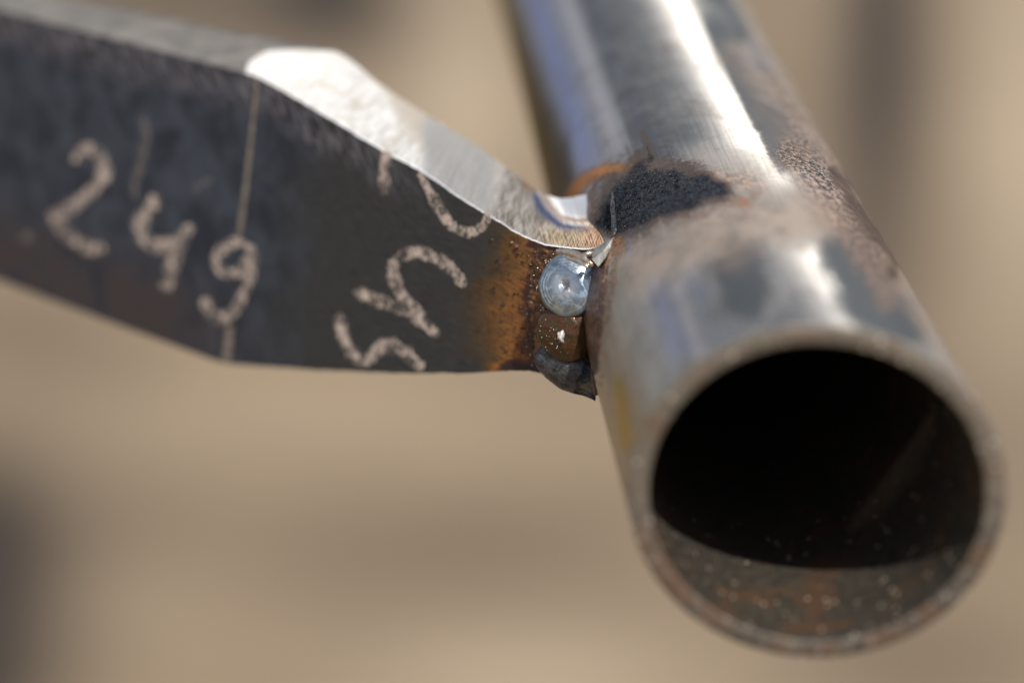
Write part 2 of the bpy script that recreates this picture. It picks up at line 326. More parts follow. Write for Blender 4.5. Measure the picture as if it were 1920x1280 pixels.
att['scorch'] = facing*np.clip(stroke(xw, yw, [(1150, 410), (1165, 375), (1210, 355), (1275, 352), (1345, 358)], [38, 52, 52, 42, 22], 1.9, 1.12) + stroke(x, y, [(1205, 395), (1290, 378)], [20, 14], 2, .7)
    + stroke(xw, yw, [(1560, 320), (1620, 400), (1680, 510)], [12, 16, 10], 2, .45) + stroke(x, y, [(1222, 296), (1205, 250)], [7, 4], 2, .5), 0, 1)
att['orange'] = facing*np.clip(stroke(x, y, [(1068, 368), (1095, 338), (1135, 318), (1200, 312)], [20, 19, 17, 12], 2, 1.0) + np.exp(-((lat+.245)/.012)**2)*sm(60, 66, SG)*.45*(y < 320)
    + stroke(xw, yw, [(1165, 455), (1230, 425), (1320, 402), (1390, 378), (1420, 368)], [20, 26, 30, 28, 16], 1.7, .5) + stroke(xw, yw, [(1380, 372), (1398, 415), (1410, 450)], [14, 14, 12], 2, .22)
    + stroke(xw, y, [(1158, 450), (1130, 560), (1118, 660)], [12, 12, 8], 2, .55), 0, 1.1)
att['matte'] = facing*np.clip(stroke(xw, yw, [(1180, 500), (1300, 450), (1430, 410), (1560, 400)], [60, 62, 50, 50], 3, .95) + stroke(xw, yw, [(1400, 330), (1320, 300)], [40, 30], 2, .5)
    + sm(.80, .93, lat+wob*.1)*.9 + stroke(x, y, [(1130, 600), (1150, 700)], [30, 30], 2, .5) + stroke(xw, yw, [(1385, 100), (1470, 230)], [35, 40], 2, .6), 0, 1)
att['rust'] = facing*np.clip(stroke(xw, yw, [(1480, 290), (1570, 370), (1640, 450), (1680, 520)], [26, 38, 34, 26], 2.0, .9) + stroke(xw, yw, [(1440, 150), (1500, 230), (1560, 300)], [26, 30, 26], 2, .5)
    + stroke(xw, yw, [(1620, 480), (1660, 560)], [30, 24], 2, .5) + stroke(x, y, [(1300, 330), (1420, 345)], [18, 22], 2, .55), 0, 1)
att['scale'] = facing*np.clip(stroke(xw, yw, [(1385, 500), (1400, 560)], [70, 62], 2.2, .95) + stroke(xw, yw, [(1590, 470), (1620, 550), (1690, 610)], [56, 60, 56], 2.2, 1.15) + stroke(xw, yw, [(1600, 380), (1660, 450)], [30, 30], 2, .8)
    + stroke(xw, yw, [(1330, 60), (1400, 200), (1480, 290)], [38, 42, 40], 2.5, .85)*sm(.5, .56, lat) + stroke(xw, yw, [(1190, 60), (1250, 220)], [36, 44], 2, .42) + stroke(x, y, [(1300, 590), (1340, 600)], [40, 30], 2, .3), 0, 1)
att['hard'] = facing*sm(.50+.0, .545, lat+wob*.05+.07*sm(60, 0, SG))*sm(.98, .80, lat)*sm(55, 80, SG)*.85  # dark reflection band with a sharp inner edge, painted into the tube colour
att['pale'] = facing*(np.exp(-((lat+.335)/.065)**2)*sm(60, 95, SG)*1.0 + np.exp(-((lat+.28)/.035)**2)*sm(45, 15, SG)*.7)  # pinkish white reflection strips, painted along the tube
att['grey'] = facing*np.clip(sm(-.255, -.235, lat+wob*.01)*sm(.36, .10, lat)*sm(60, 75, SG)*.75 + sm(-.5, -.75, lat)*sm(60, 80, SG)*.5, 0, 1)  # duller reflections between the bright strips, put into the base colour
att['lavender'] = facing*np.clip(np.exp(-((lat+.58)/.13)**2)*far*.95 + stroke(x, y, [(1225, 520), (1270, 650)], [20, 26], 2, .45) + stroke(x, y, [(1183, 425), (1178, 500)], [6, 5], 2, .9) + stroke(x, y, [(1290, 500), (1335, 620)], [9, 12], 2, .25), 0, 1)  # blue sky reflection painted as a tint, plus small lavender streaks
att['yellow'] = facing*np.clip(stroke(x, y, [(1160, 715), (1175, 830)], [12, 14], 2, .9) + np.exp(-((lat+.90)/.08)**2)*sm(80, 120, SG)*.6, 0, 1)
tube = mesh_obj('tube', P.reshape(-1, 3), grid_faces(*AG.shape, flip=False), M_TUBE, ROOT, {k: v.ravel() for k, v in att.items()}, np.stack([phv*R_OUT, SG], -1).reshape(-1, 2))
# cut end: small outer chamfer, uneven face, inner burr
prof = [(.25, 0), (.10, -.10), (0, -.28), (0, -1.0), (.0, -1.7), (.04, -2.08), (.16, -2.2)]
Prof = []
for j, (s0, r0) in enumerate(prof):
    jit = (fbm(ang*14, np.full_like(ang, j*.7), 31)-.5)*(.30 if 0 < j < 6 else 0); jit[-1] = jit[0]
    Prof.append(tube_pt(ang, np.full_like(ang, s0)+jit, R_OUT+r0))
RIMP = np.stack(Prof, 1); rx_, ry_ = px_of(RIMP)
mesh_obj('cut_rim', RIMP.reshape(-1, 3), grid_faces(NA+1, len(prof), flip=True), M_RIM, tube, {'grime': sm(900, 1040, ry_).ravel()*1.})
si = np.concatenate([np.linspace(.16, 60, 80), np.linspace(62, 699, 60)])
AI, SI = np.meshgrid(ang, si, indexing='ij')
INP = tube_pt(AI, SI, R_OUT-WALL); ix, iy = px_of(INP)
lit_wedge = sm(-4, 10, half(ix, iy, (1765, 740), (1545, 1045))*-1)*sm(1500, 1600, ix) if half(1800., 900., (1765, 740), (1545, 1045)) < 0 else sm(-4, 10, half(ix, iy, (1765, 740), (1545, 1045)))*sm(1500, 1600, ix)
lit_wedge = lit_wedge*sm(22, 30, SI)*.34*(SI < 150)  # faintly lit wedge on the right of the bore, painted into its colour
mesh_obj('inner_wall', INP.reshape(-1, 3), grid_faces(*AI.shape, flip=True), M_BORE, tube, {'lit_wedge': lit_wedge.ravel(), 'near': sm(34, 24, SI).ravel()})
cap_a = ang[:-1]; capP = np.concatenate([tube_pt(cap_a, np.full_like(cap_a, 699.5), R_OUT-.05), tube_pt(cap_a, np.full_like(cap_a, 697.5), R_OUT-.05)])  # unseen disc, added to keep light from leaking in at the far end
mesh_obj('added_unseen_end_disc', capP, [list(range(NA)), list(range(2*NA-1, NA-1, -1))]+[[i, (i+1) % NA, NA+(i+1) % NA, NA+i] for i in range(NA)], M_BORE, tube, smooth=False)

# ---------------------------------------------------------------- plate
FT = [(-900, -211), (0, 18.5), (240, 79), (474, 139), (490, 146), (605, 213), (702, 273), (800, 326), (871, 377), (927, 409), (965, 435), (1014, 458), (1040, 461), (1077, 467), (1115, 467), (1150, 452), (1200, 436), (1260, 420)]
BT = [(-760, -193), (146, 0), (390, 51), (635, 97), (650, 106), (710, 157), (777, 202), (852, 247), (909, 285), (952, 315), (976, 334), (1002, 356), (1024, 368), (1055, 373), (1092, 368), (1138, 352), (1190, 330), (1250, 310)]
FB = [(-900, 195), (-40, 510), (190, 597), (412, 679), (428, 682), (540, 690), (640, 696), (740, 699), (830, 700), (890, 699), (930, 697), (965, 695), (985, 695), (1005, 697), (1030, 700), (1070, 703), (1130, 706), (1200, 710)]
par = np.array([0, 9, 11.2, 13.4, 13.55, 14.8, 15.8, 16.8, 17.7, 18.3, 18.7, 19.2, 19.5, 19.9, 20.3, 20.7, 21.2, 21.8])
tt = np.unique(np.concatenate([np.linspace(0, 9, 60), np.linspace(9, 21.8, 520), par]))
def curve(pts):
    pts = np.array(pts, float); cx = np.interp(tt, par, pts[:, 0]); cy = np.interp(tt, par, pts[:, 1])
    # soften the polyline a little right of the bevel start
    for _ in range(60):
        m = (tt > 13.25) & (tt < 21.5); sx = cx.copy(); sy = cy.copy()
        sx[1:-1] = (cx[:-2]+cx[2:])/2; sy[1:-1] = (cy[:-2]+cy[2:])/2; cx[m] = sx[m]; cy[m] = sy[m]
    return cx, cy
ftx, fty = curve(FT); btx, bty = curve(BT); fbx, fby = curve(FB)
nC = len(tt)
burr = (fbm(tt*9, tt*0, 5, 5)-.5)
fty = fty + burr*3.0*sm(13.4, 13.8, tt); bty = bty + (fbm(tt*5, tt*0+3, 8, 4)-.5)*3*sm(13.4, 13.8, tt)
fby = fby + (fbm(tt*6, tt*0+9, 12, 4)-.5)*4*sm(14, 15, tt)
CH = .22
rows = np.linspace(0, 1, 150)
ptx = ftx[:, None]+(fbx-ftx)[:, None]*rows; pty = fty[:, None]+(fby-fty)[:, None]*rows
# front face starts just under the chamfer
pty0 = pty.copy(); pty0[:, 0] += 1.6; 
FP = on_plane(ptx, pty0)
rel = FP-FP.reshape(-1, 3).mean(0)
uvp = np.stack([rel@LONG, rel@HT], -1)
topd = (pty-fty[:, None])
heatx = ptx-((pty-450)*-.02)
wav = (fbm(pty/34, ptx/60, 17)-.5)*60+(fbm(pty/9, ptx/30, 19)-.5)*14 - 16*((pty-590)/110)**2
heat = np.interp(heatx+wav, [800, 870, 915, 935, 955, 975, 990, 1010, 1300], [0, .14, .34, .50, .60, .68, .80, .93, 1.])
low = sm(690, 665, pty+(fbm(ptx/30, pty/30, 4)-.5)*20); heat = np.where(ptx > 800, heat*low+(1-low)*sm(880, 960, ptx)*.98, 0)
up_ = sm(455, 560, pty)*.5+.5
heat = heat*np.where(heat < .75, up_**.4, 1)
pa = {'temper': heat, 'warm': sm(480, 640, ptx+(pty-400)*.2+(fbm(ptx/80, pty/80, 2)-.5)*120), 'edge': sm(95, 30, topd+(fbm(ptx/50, pty/50, 6)-.5)*50)*sm(900, 560, ptx),
      'redscale': sm(-190, -60, pty-fby[:, None])*sm(520, 300, ptx)}
plate = mesh_obj('plate', FP.reshape(-1, 3), grid_faces(nC, len(rows)), M_PLATE, ROOT, {k: v.ravel() for k, v in pa.items()}, uvp.reshape(-1, 2))
# back face, bottom edge of the plate (mill scale)
BB = on_plane(fbx, fby)+THICK*NB
BTP = on_plane(btx, bty, THICK)
def ruled(a, b, n): return a[:, None]+(b-a)[:, None]*np.linspace(0, 1, n)[None, :, None]
bf = on_plane(fbx, fby)
bev = []
for q in np.linspace(0, 1, 14):
    r_ = .5; s_ = q*THICK
    drop = r_*(1-math.sqrt(max(0, 1-(max(0, 1-s_/r_))**2))) if s_ < r_ else (r_*(1-math.sqrt(max(0, 1-(max(0, 1-(THICK-s_)/r_))**2))) if THICK-s_ < r_ else 0)
    bev.append(bf+s_*NB-HT*(0))
bot = np.stack(bev, 1)
o = mesh_obj('plate_underside', bot.reshape(-1, 3), grid_faces(nC, 14), M_PLATE, plate, {k: np.zeros(nC*14) for k in pa}, np.stack([(bot-FP.reshape(-1, 3).mean(0))@LONG, (bot@NB)], -1).reshape(-1, 2))
bk = ruled(BTP, BB, 20)
o = mesh_obj('plate_back', bk.reshape(-1, 3), grid_faces(nC, 20, flip=True), M_PLATE, plate, {k: np.zeros(nC*20) for k in pa}, np.stack([(bk-FP.reshape(-1, 3).mean(0))@LONG, bk@HT], -1).reshape(-1, 2))
# upper edge: sheared stock on the left, hand-ground bevel from the scribe line to the tube
NT_ = 46
fr = on_plane(ftx, fty+1.6); fr2 = on_plane(ftx, fty, CH)
cross = np.concatenate([[0.], np.linspace(0, 1, NT_)])
TP = np.empty((nC, NT_+1, 3)); TP[:, 0] = fr
TP[:, 1:] = ruled(fr2, BTP, NT_)
upn = np.cross(np.gradient(TP[:, 20], axis=0), BTP-fr2); upn /= np.linalg.norm(upn, axis=1)[:, None]; upn *= np.sign((upn@HT))[:, None]
x, y = px_of(TP)
f_ = np.concatenate([[0], np.linspace(0, 1, NT_)])
# facet that falls away to the back beyond the crease
cr = half(x, y, (700, 160), (820, 345)); crf = np.clip(cr, 0, 90)
edge_fade = np.sin(np.pi*np.clip(f_, 0, 1))[None, :]
hgt = (-.006*np.clip(cr, 0, 60)+.25*np.clip(sm(640, 520, x), 0, 1)) * edge_fade * sm(1020, 930, x)
hgt += (fbm(tt[:, None]*3+f_*0, f_[None]*3+tt[:, None]*0, 14)-.5)*.28*edge_fade*sm(13.5, 14.2, tt)[:, None]
# shallow dish where the plate was washed into the weld
hgt -= .9*np.exp(-((x-1080)/55)**2-((y-395)/30)**2)*edge_fade
TP += hgt[..., None]*upn[:, None]
arc = np.interp(x, [440, 466, 500, 560, 635, 660], [200, 120, 99, 95, 96, 60])
raw = np.where(x < 700, sm(-6, 6, arc-y), 0.); raw = np.where(x < 455, 1., raw)
nz = (fbm(x/22, y/22, 51)-.5); nz2 = (fbm(x/50, y/50, 61)-.5)
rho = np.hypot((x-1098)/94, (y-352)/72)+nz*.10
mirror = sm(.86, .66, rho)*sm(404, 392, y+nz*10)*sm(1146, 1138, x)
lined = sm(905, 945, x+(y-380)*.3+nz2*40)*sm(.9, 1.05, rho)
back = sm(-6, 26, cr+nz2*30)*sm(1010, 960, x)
grit = sm(-8, 14, half(x, y, (795, 322), (740, 250))+nz*20)*sm(955, 905, x+(y-380)*.3+nz2*40)
grit = sm(780, 812, x+nz2*30)*sm(950, 905, x+nz2*40)*.9
ta = {'raw': raw, 'back': back*(1-lined), 'grit': np.clip(grit, 0, 1), 'lined': lined*.95,
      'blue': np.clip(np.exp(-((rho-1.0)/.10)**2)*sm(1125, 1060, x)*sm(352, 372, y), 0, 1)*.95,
      'straw': np.clip(sm(975, 1050, x)*sm(405, 440, y+nz*20)*.8, 0, 1)*(rho > .5), 'copper': np.clip(sm(1075, 1120, x)*sm(392, 402, y), 0, 1)*.9,
      'brown': np.clip(np.exp(-((rho-.84)/.09)**2)*sm(1085, 1040, x)*.55 + np.exp(-((y-402-nz*12)/4)**2)*sm(1045, 1065, x)*.7 + blob(x, y, 990, 347, 14, 7, 35, .9) + blob(x, y, 1150, 400, 10, 40, 0, .6), 0, 1),
      'mirror': np.clip(mirror, 0, 1), 'grain': np.clip(grit, 0, 1)+.15}
arcl = np.concatenate([[0], np.cumsum(np.linalg.norm(np.diff(fr, axis=0), axis=1))])
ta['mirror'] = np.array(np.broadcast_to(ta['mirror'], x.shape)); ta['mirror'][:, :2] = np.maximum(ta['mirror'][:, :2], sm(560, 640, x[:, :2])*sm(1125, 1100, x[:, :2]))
uvt = np.stack([arcl[:, None]+0*f_[None], f_[None]*THICK+0*arcl[:, None]], -1)
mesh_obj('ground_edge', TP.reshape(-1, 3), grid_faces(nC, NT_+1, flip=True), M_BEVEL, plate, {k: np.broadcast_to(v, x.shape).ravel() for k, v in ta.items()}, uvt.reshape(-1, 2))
# free end of the plate, far out of frame, closed
e0 = np.array([on_plane(ftx[0], fty[0]), on_plane(fbx[0], fby[0]), BB[0], BTP[0]]); mesh_obj('plate_end', e0, [[0, 1, 2, 3]], M_PLATE, plate, smooth=False)

# ---------------------------------------------------------------- marks on the plate
def ribbon(name, pts, w, cover=1., parent=None, mat=None, off=-.035, taper=True, label=None):
    pts = np.array(pts, float); seg = np.hypot(*np.diff(pts, axis=0).T); L_ = np.concatenate([[0], np.cumsum(seg)])
    n = max(12, int(L_[-1]/2.5)); s = np.linspace(0, L_[-1], n)
    cx = np.interp(s, L_, pts[:, 0]); cy = np.interp(s, L_, pts[:, 1])
    for _ in range(14):
        a, b = cx.copy(), cy.copy(); cx[1:-1] = (a[:-2]+2*a[1:-1]+a[2:])/4; cy[1:-1] = (b[:-2]+2*b[1:-1]+b[2:])/4
    tx, ty = np.gradient(cx), np.gradient(cy); l = np.hypot(tx, ty); tx /= l; ty /= l
    wv = np.interp(s/L_[-1], np.linspace(0, 1, len(w)), w) if not np.isscalar(w) else np.full(n, float(w))
    wv = wv*(1.10 if pts[:, 0].max() < 500 else 1.0)*(.86+.6*(fbm(s/14, s*0, int(pts[0, 0]), 3)-.5))
    # rounded ends: extend with shrinking width
    if taper:
        e = np.minimum(s, L_[-1]-s); r = wv/2; wv = wv*np.sqrt(np.clip(1-(1-np.minimum(e/r*1.3, 1))**2, .0, 1))
    k = 9; q = np.linspace(-1, 1, k)
    X = cx[:, None]-ty[:, None]*q*wv[:, None]/2; Y = cy[:, None]+tx[:, None]*q*wv[:, None]/2
    PP = on_plane(X, Y, off)
    return PP.reshape(-1, 3), grid_faces(n, k, flip=True), np.broadcast_to(np.abs(q)**1.8, (n, k)).ravel(), np.repeat(np.clip(cover*(.62+.75*fbm(s/22, s*0+4, int(pts[0, 1]), 3)), 0, 1), k)
def mark(name, strokes, mat=M_CHALK, label=None):
    Ps, Fs, As, Cs, o0 = [], [], [], [], 0
    for i, (pts, w, cov) in enumerate(strokes):
        p_, f, a, c = ribbon(name, pts, w, cov, off=-.03-.012*i, taper=mat is M_CHALK)
        Ps.append(p_); Fs.append(f+o0); As.append(a); Cs.append(c); o0 += len(p_)
    o = mesh_obj(name, np.concatenate(Ps), np.concatenate(Fs), mat, plate, {'across': np.concatenate(As), 'cover': np.concatenate(Cs)})
    if label: o['label'] = label
    return o
mark('chalk_numeral', [([(146, 306), (144, 292), (155, 280), (172, 279), (190, 293), (198, 318), (188, 342), (162, 368), (132, 391), (100, 402), (112, 425), (138, 450), (168, 466), (198, 467)], 29, 1.)], label='blurred chalk number 2 nearest the left end')
mark('chalk_numeral', [([(296, 366), (286, 384), (268, 406), (262, 432), (275, 454), (300, 462), (328, 455), (349, 441), (357, 420)], 31, 1.), ([(346, 444), (331, 472), (320, 508), (311, 545)], 29, 1.)], label='chalk number 4 open at the top')
mark('chalk_numeral', [([(466, 463), (443, 453), (418, 464), (405, 484), (411, 506), (435, 516), (458, 503), (466, 480)], 26, .95), ([(466, 458), (474, 485), (466, 528), (450, 568), (430, 592), (410, 600), (393, 584), (381, 558)], 26, 1.)], label='chalk number 9 crossed by the scribed line')
mark('chalk_mark', [([(726, 282), (722, 310), (719, 366)], [34, 30, 18], .95)], label='short chalk tick just below the ground edge')
mark('chalk_mark', [([(786, 322), (800, 350), (822, 388), (843, 421), (868, 437), (896, 434), (914, 412), (916, 396)], [14, 20, 24, 26, 28, 28, 30, 28], .95)], label='hook shaped chalk stroke running off under the ground edge')
mark('chalk_mark', [([(872, 538), (850, 505), (820, 484), (783, 471), (750, 479), (734, 503), (742, 533), (761, 566), (786, 598), (822, 630)], [24, 32, 30, 28, 28, 28, 32, 38, 34, 24], 1.), ([(664, 544), (700, 560), (735, 572), (765, 584)], [26, 30, 30, 26], 1.)], label='large angular chalk figure in the middle of the sharp area')
mark('chalk_mark', [([(636, 586), (641, 625), (653, 655), (673, 679), (692, 676), (706, 656), (724, 645), (750, 652), (772, 672), (794, 692)], [24, 26, 26, 26, 24, 30, 34, 34, 30, 24], 1.)], label='wavy chalk stroke along the lower edge')
mark('chalk_mark', [([(268, 215), (274, 255), (266, 300), (255, 345), (248, 372)], [10, 22, 20, 18, 14], .22)], label='faint rubbed chalk streak above the numbers')
mark('chalk_mark', [([(352, 352), (372, 350), (400, 336)], [14, 22, 12], .2)], label='faint chalk smudge beside the number 4')
mark('chalk_mark', [([(38, 440), (52, 446), (64, 440)], [22, 28, 18], .18)], label='faint chalk smudge low on the left end')
mark('scribe_line', [([(483, 148), (472, 250), (460, 360), (448, 446)], [6, 7, 8.5, 10], 1.), ([(432, 612), (424, 676)], [13, 15], 1.)], M_SCRIBE)

# ---------------------------------------------------------------- weld
def u(v): v = np.asarray(v, float); return v/np.linalg.norm(v)
def bead(name, px, py, Z, rx, ry, rot, h, nrm_, mat, ripple=0., rn=9, crater=0., lump=.08, seed=1, parent=None, nr=60, na=160, cxo=0., cyo=0., label=None):
    """a solidified puddle: rounded dome on an uneven outline, rx/ry in px at its depth, h in mm"""
    s = Z/F_PX; c = ray(px, py)*Z; n = u(nrm_); X = u(np.cross([0, 1, 0], n)); X = X if X[0] > 0 else -X; Y = np.cross(n, X); Y = Y if Y[1] > 0 else -Y
    a = np.linspace(0, 2*math.pi, na, endpoint=False); r = np.linspace(0, 1, nr)
    out = 1+lump*(2*fbm(np.cos(a)*1.5+5, np.sin(a)*1.5+5, seed, 2)-1)*2
    ca, sa = np.cos(a), np.sin(a); ro = math.radians(rot)
    RR, AA = np.meshgrid(r, np.arange(na), indexing='ij')
    ox = rx*s*ca[AA]*out[AA]*RR; oy = ry*s*sa[AA]*out[AA]*RR
    bx = ox*math.cos(ro)-oy*math.sin(ro); by = ox*math.sin(ro)+oy*math.cos(ro)
    hh = h*(1-RR**2.6)-.5*np.clip(RR-.93, 0, 1)/.07*.8+(fbm(np.cos(a[AA])*3+9, np.sin(a[AA])*3+9, seed+5)-.5)*.5*sm(.6, 1., RR)
    rr = RR+.06*np.sin(AA*2*math.pi/na+1)*RR
    hh = hh+ripple*(.15+1.1*sm(-.3, .7, np.cos(AA*2*math.pi/na-math.radians(140))))*np.sin(rr**.9*rn*2*math.pi)*sm(.45, .75, RR)*sm(1., .93, RR)*(.6+.8*fbm(np.cos(a[AA])*2+3, np.sin(a[AA])*2+3, seed+3))
    hh = hh-crater*np.exp(-(RR/.16)**2)+.12*h*(fbm(bx*1.1+7, by*1.1+7, seed+8)-.5)*2*(1-RR)
    P_ = c+bx[..., None]*X+by[..., None]*Y+hh[..., None]*n
    # sink the skirt below
    P2 = P_[-1]-n*3.2; PP = np.concatenate([P_.reshape(-1, 3), P2])
    f = []
    for i in range(nr-1):
        j = np.arange(na); f.append(np.stack([i*na+j, (i+1)*na+j, (i+1)*na+(j+1) % na, i*na+(j+1) % na], -1))
    j = np.arange(na); f.append(np.stack([(nr-1)*na+j, nr*na+j, nr*na+(j+1) % na, (nr-1)*na+(j+1) % na], -1))
    F = np.concatenate(f)
    o = mesh_obj(name, PP, F, mat, parent or WELD, {'radial': np.concatenate([RR.ravel(), np.ones(na)])}, smooth=True)
    if label: o['label'] = label
    return o
def rope(name, pts, rad, mat, parent, lump=.3, seed=0, flat=1.):
    """irregular weld run swept along 3-D points"""
    pts = np.array(pts, float); L_ = np.concatenate([[0], np.cumsum(np.linalg.norm(np.diff(pts, axis=0), axis=1))])
    n = int(max(30, L_[-1]/.12)); s = np.linspace(0, L_[-1], n); c = np.stack([np.interp(s, L_, pts[:, i]) for i in range(3)], -1)
    for _ in range(60): c[1:-1] = (c[:-2]+2*c[1:-1]+c[2:])/4
    rv = np.interp(s/L_[-1], np.linspace(0, 1, len(rad)), rad)
    T = np.gradient(c, axis=0); T /= np.linalg.norm(T, axis=1)[:, None]
    U = np.cross(T, [0, 0, 1.]); U /= np.linalg.norm(U, axis=1)[:, None]; Vv = np.cross(T, U)
    k = 40; a = np.linspace(0, 2*math.pi, k, endpoint=False)
    nz = fbm(s[:, None]*1.1+seed+np.sin(a)[None]*.8, np.cos(a)[None]*1.2+np.sin(a)[None]*.7+9+s[:, None]*.5, seed, 4)-.5
    rr = rv[:, None]*(1+lump*2*nz)*np.sqrt(np.clip(1-(np.abs(np.linspace(-1, 1, n))**14), .0, 1))[:, None]
    PP = c[:, None]+rr[..., None]*(np.cos(a)[None, :, None]*U[:, None]+np.sin(a)[None, :, None]*Vv[:, None]*flat)
    i = np.arange(n-1)[:, None]; j = np.arange(k)[None]; F = np.stack([i*k+j, (i+1)*k+j, (i+1)*k+(j+1) % k, i*k+(j+1) % k], -1).reshape(-1, 4)
    return mesh_obj(name, PP.reshape(-1, 3), F, mat, parent)
def Zp(x, y): return on_plane(float(x), float(y))[2]
NF = u([-.36, .10, -.93])       # towards the camera, a little to the left
wu = np.linspace(0, 1, 170); wv_ = np.linspace(0, 1, 240)
WX, WY = np.meshgrid(wu, wv_, indexing='ij')
tx_ = np.interp(WX, [0, .3, .7, 1], [984, 1035, 1110, 1150]); ty_ = np.interp(WX, [0, .3, .7, 1], [452, 464, 470, 444])
bx_ = np.interp(WX, [0, .2, .45, .72, 1], [984, 1010, 1042, 1080, 1117]); by_ = np.interp(WX, [0, .2, .45, .72, 1], [690, 697, 714, 737, 752])
ragged = (fbm(WY*9, WX*0+2, 71)-.5)*34*(1-WX)**2+(fbm(WY*14, WX*0+6, 73)-.5)*7*WX**2
by_ = by_+(fbm(WX*7, WY*0+3, 75)-.5)*6
xx = tx_+(bx_-tx_)*WY+ragged; yy = ty_+(by_-ty_)*WY
rr_ = ray(xx, yy); zp = (PC/(rr_@NB)); zt = tube_hit(xx, yy)[..., 2]
edge_ = np.interp(yy, [440, 560, 640, 700, 760], [1052, 1084, 1105, 1119, 1134])   # tube outline
zt = zt+np.clip(edge_-xx, 0, 200)*.16
kf = .6; zz = -kf*np.logaddexp(-zp/kf, -zt/kf)
zz -= .55*sm(0, .2, WX)*sm(1, .85, WX)+1.5*np.exp(-((xx-edge_+2)/24)**2)*sm(.0, .1, WY)*sm(1, .9, WX)
zz -= (fbm(xx/14, yy/14, 81)-.5)*1.7*sm(0, .12, WX)*sm(1, .9, WX) + (fbm(xx/5, yy/5, 83)-.5)*.25
zz += .5*sm(.05, 0, WX)+.5*sm(.96, 1, WX)+3.5*sm(.84, 1, WY)**2+1.5*sm(.04, 0, WY)
WELD = mesh_obj('weld', (rr_*zz[..., None]).reshape(-1, 3), grid_faces(170, 240), mat_weldbody(), ROOT, {'blackness': np.clip(sm(640, 690, yy+(fbm(xx/20, yy/20, 5)-.5)*40)+sm(480, 455, yy)*.5, 0, 1).ravel()})
bead('weld_bead', 1066, 535, Zp(1061, 534)-4.0, 63, 64, 12, 1.3, NF, M_DISC, ripple=.04, rn=11, crater=.22, lump=.035, seed=4, label='silvery blue round weld spot with fine ripples')
bead('weld_bead', 1060, 622, Zp(1054, 618)-4.4, 57, 60, -8, 1.6, u([-.35, -.15, -.93]), M_BROWN, ripple=.012, rn=5, lump=.06, seed=9, label='glossy brown weld spot under the silvery one')
bead('weld_bead', 1068, 698, Zp(1062, 690)-2.7, 76, 40, -30, 1.5, u([-.3, -.4, -.9]), M_BLACK, lump=.05, seed=15, label='black lowest weld spot at the plate corner')
rope('weld_toe', [tube_hit(*q) for q in [(1153, 430), (1148, 470), (1137, 505), (1128, 545), (1119, 590), (1113, 640), (1111, 690), (1116, 744)]], [.12, .18, .22, .20, .2, .18, .2, .2], M_TOE, WELD, 1.0, 5)
rope('weld_toe', [ray(1148, 360)*362, ray(1149, 395)*357.5, ray(1152, 425)*354.3, ray(1150, 445)*353.3], [.15, .22, .25, .3], M_BLACK, WELD, .9, 6)
rope('bright_ripple', [ray(1042, 470)*355.5, ray(1072, 474)*353.2, ray(1096, 484)*351.6, ray(1113, 500)*351.2], [.25, .42, .42, .25], M_GLASSY, WELD, .4, 7)
rope('bright_ripple', [ray(1060, 481)*354., ray(1084, 488)*352, ray(1104, 502)*351.2], [.2, .34, .2], M_GLASSY, WELD, .4, 8)
rope('bright_ripple', [ray(1080, 478)*352.8, ray(1102, 480)*351.6, ray(1110, 470)*352.2], [.2, .4, .25], M_GLASSY, WELD, .4, 9)
# ground sliver where the grinder clipped the weld
sl = np.array([ray(1149, 446)*352.6, ray(1112, 466)*352.6, ray(1110, 486)*351.4, ray(1122, 500)*350.9, ray(1136, 482)*351.6, ray(1146, 462)*352.2])
bc = sl.mean(0)+np.array([0, 0, -.35]); slP = np.concatenate([[bc], sl, sl+np.array([.3, -.2, 2.5])])
fs = [[0, 1+i, 1+(i+1) % 6] for i in range(6)]+[[1+i, 7+i, 7+(i+1) % 6, 1+(i+1) % 6] for i in range(6)]
mesh_obj('ground_sliver', slP, fs, mat_bead('sliver_steel', (.20, .20, .19), (.34, .33, .31), (.08, .07, .06), .7, .45, .5), WELD, smooth=False)

def balls(name, items, mat, parent):
    Ps, Fs, o0 = [], [], 0
    for (c, r, st) in items:
        k, m = 8, 10; th = np.linspace(0, math.pi, k); ph = np.linspace(0, 2*math.pi, m, endpoint=False)
        TT, PPh = np.meshgrid(th, ph, indexing='ij'); w = 1+.25*(RNG.rand(k, m)-.5)
        q = np.stack([np.sin(TT)*np.cos(PPh)*st[0], np.sin(TT)*np.sin(PPh)*st[1], np.cos(TT)], -1)*w[..., None]*r
        q[0] = q[0, 0]; q[-1] = q[-1, 0]
        Ps.append((c+q).reshape(-1, 3)); i = np.arange(k-1)[:, None]; j = np.arange(m)[None]
        Fs.append(np.stack([i*m+j, i*m+(j+1) % m, (i+1)*m+(j+1) % m, (i+1)*m+j], -1).reshape(-1, 4)+o0); o0 += k*m
    return mesh_obj(name, np.concatenate(Ps), np.concatenate(Fs), mat, parent)
it = []
for _ in range(150):
    px_ = 1000-abs(RNG.randn())*45+6; py_ = 440+RNG.rand()*240
    if py_ < 400+(px_-900)*.5: continue
    it.append((on_plane(px_, py_, -.02), .05+.10*RNG.rand()**3*1.4, (1+RNG.rand()*.8, 1)))
o = balls('dark_spatter', it, mat_bead('spatter_dark', (.02, .016, .014), (.06, .04, .03), (.15, .10, .06), .5, .35), WELD); o['kind'] = 'stuff'
it = []
for _ in range(34):
    px_ = 985+RNG.rand()*25; py_ = 470+RNG.rand()*215
    it.append((on_plane(px_, py_, -.03), .03+.07*RNG.rand()**2, (1, 1)))
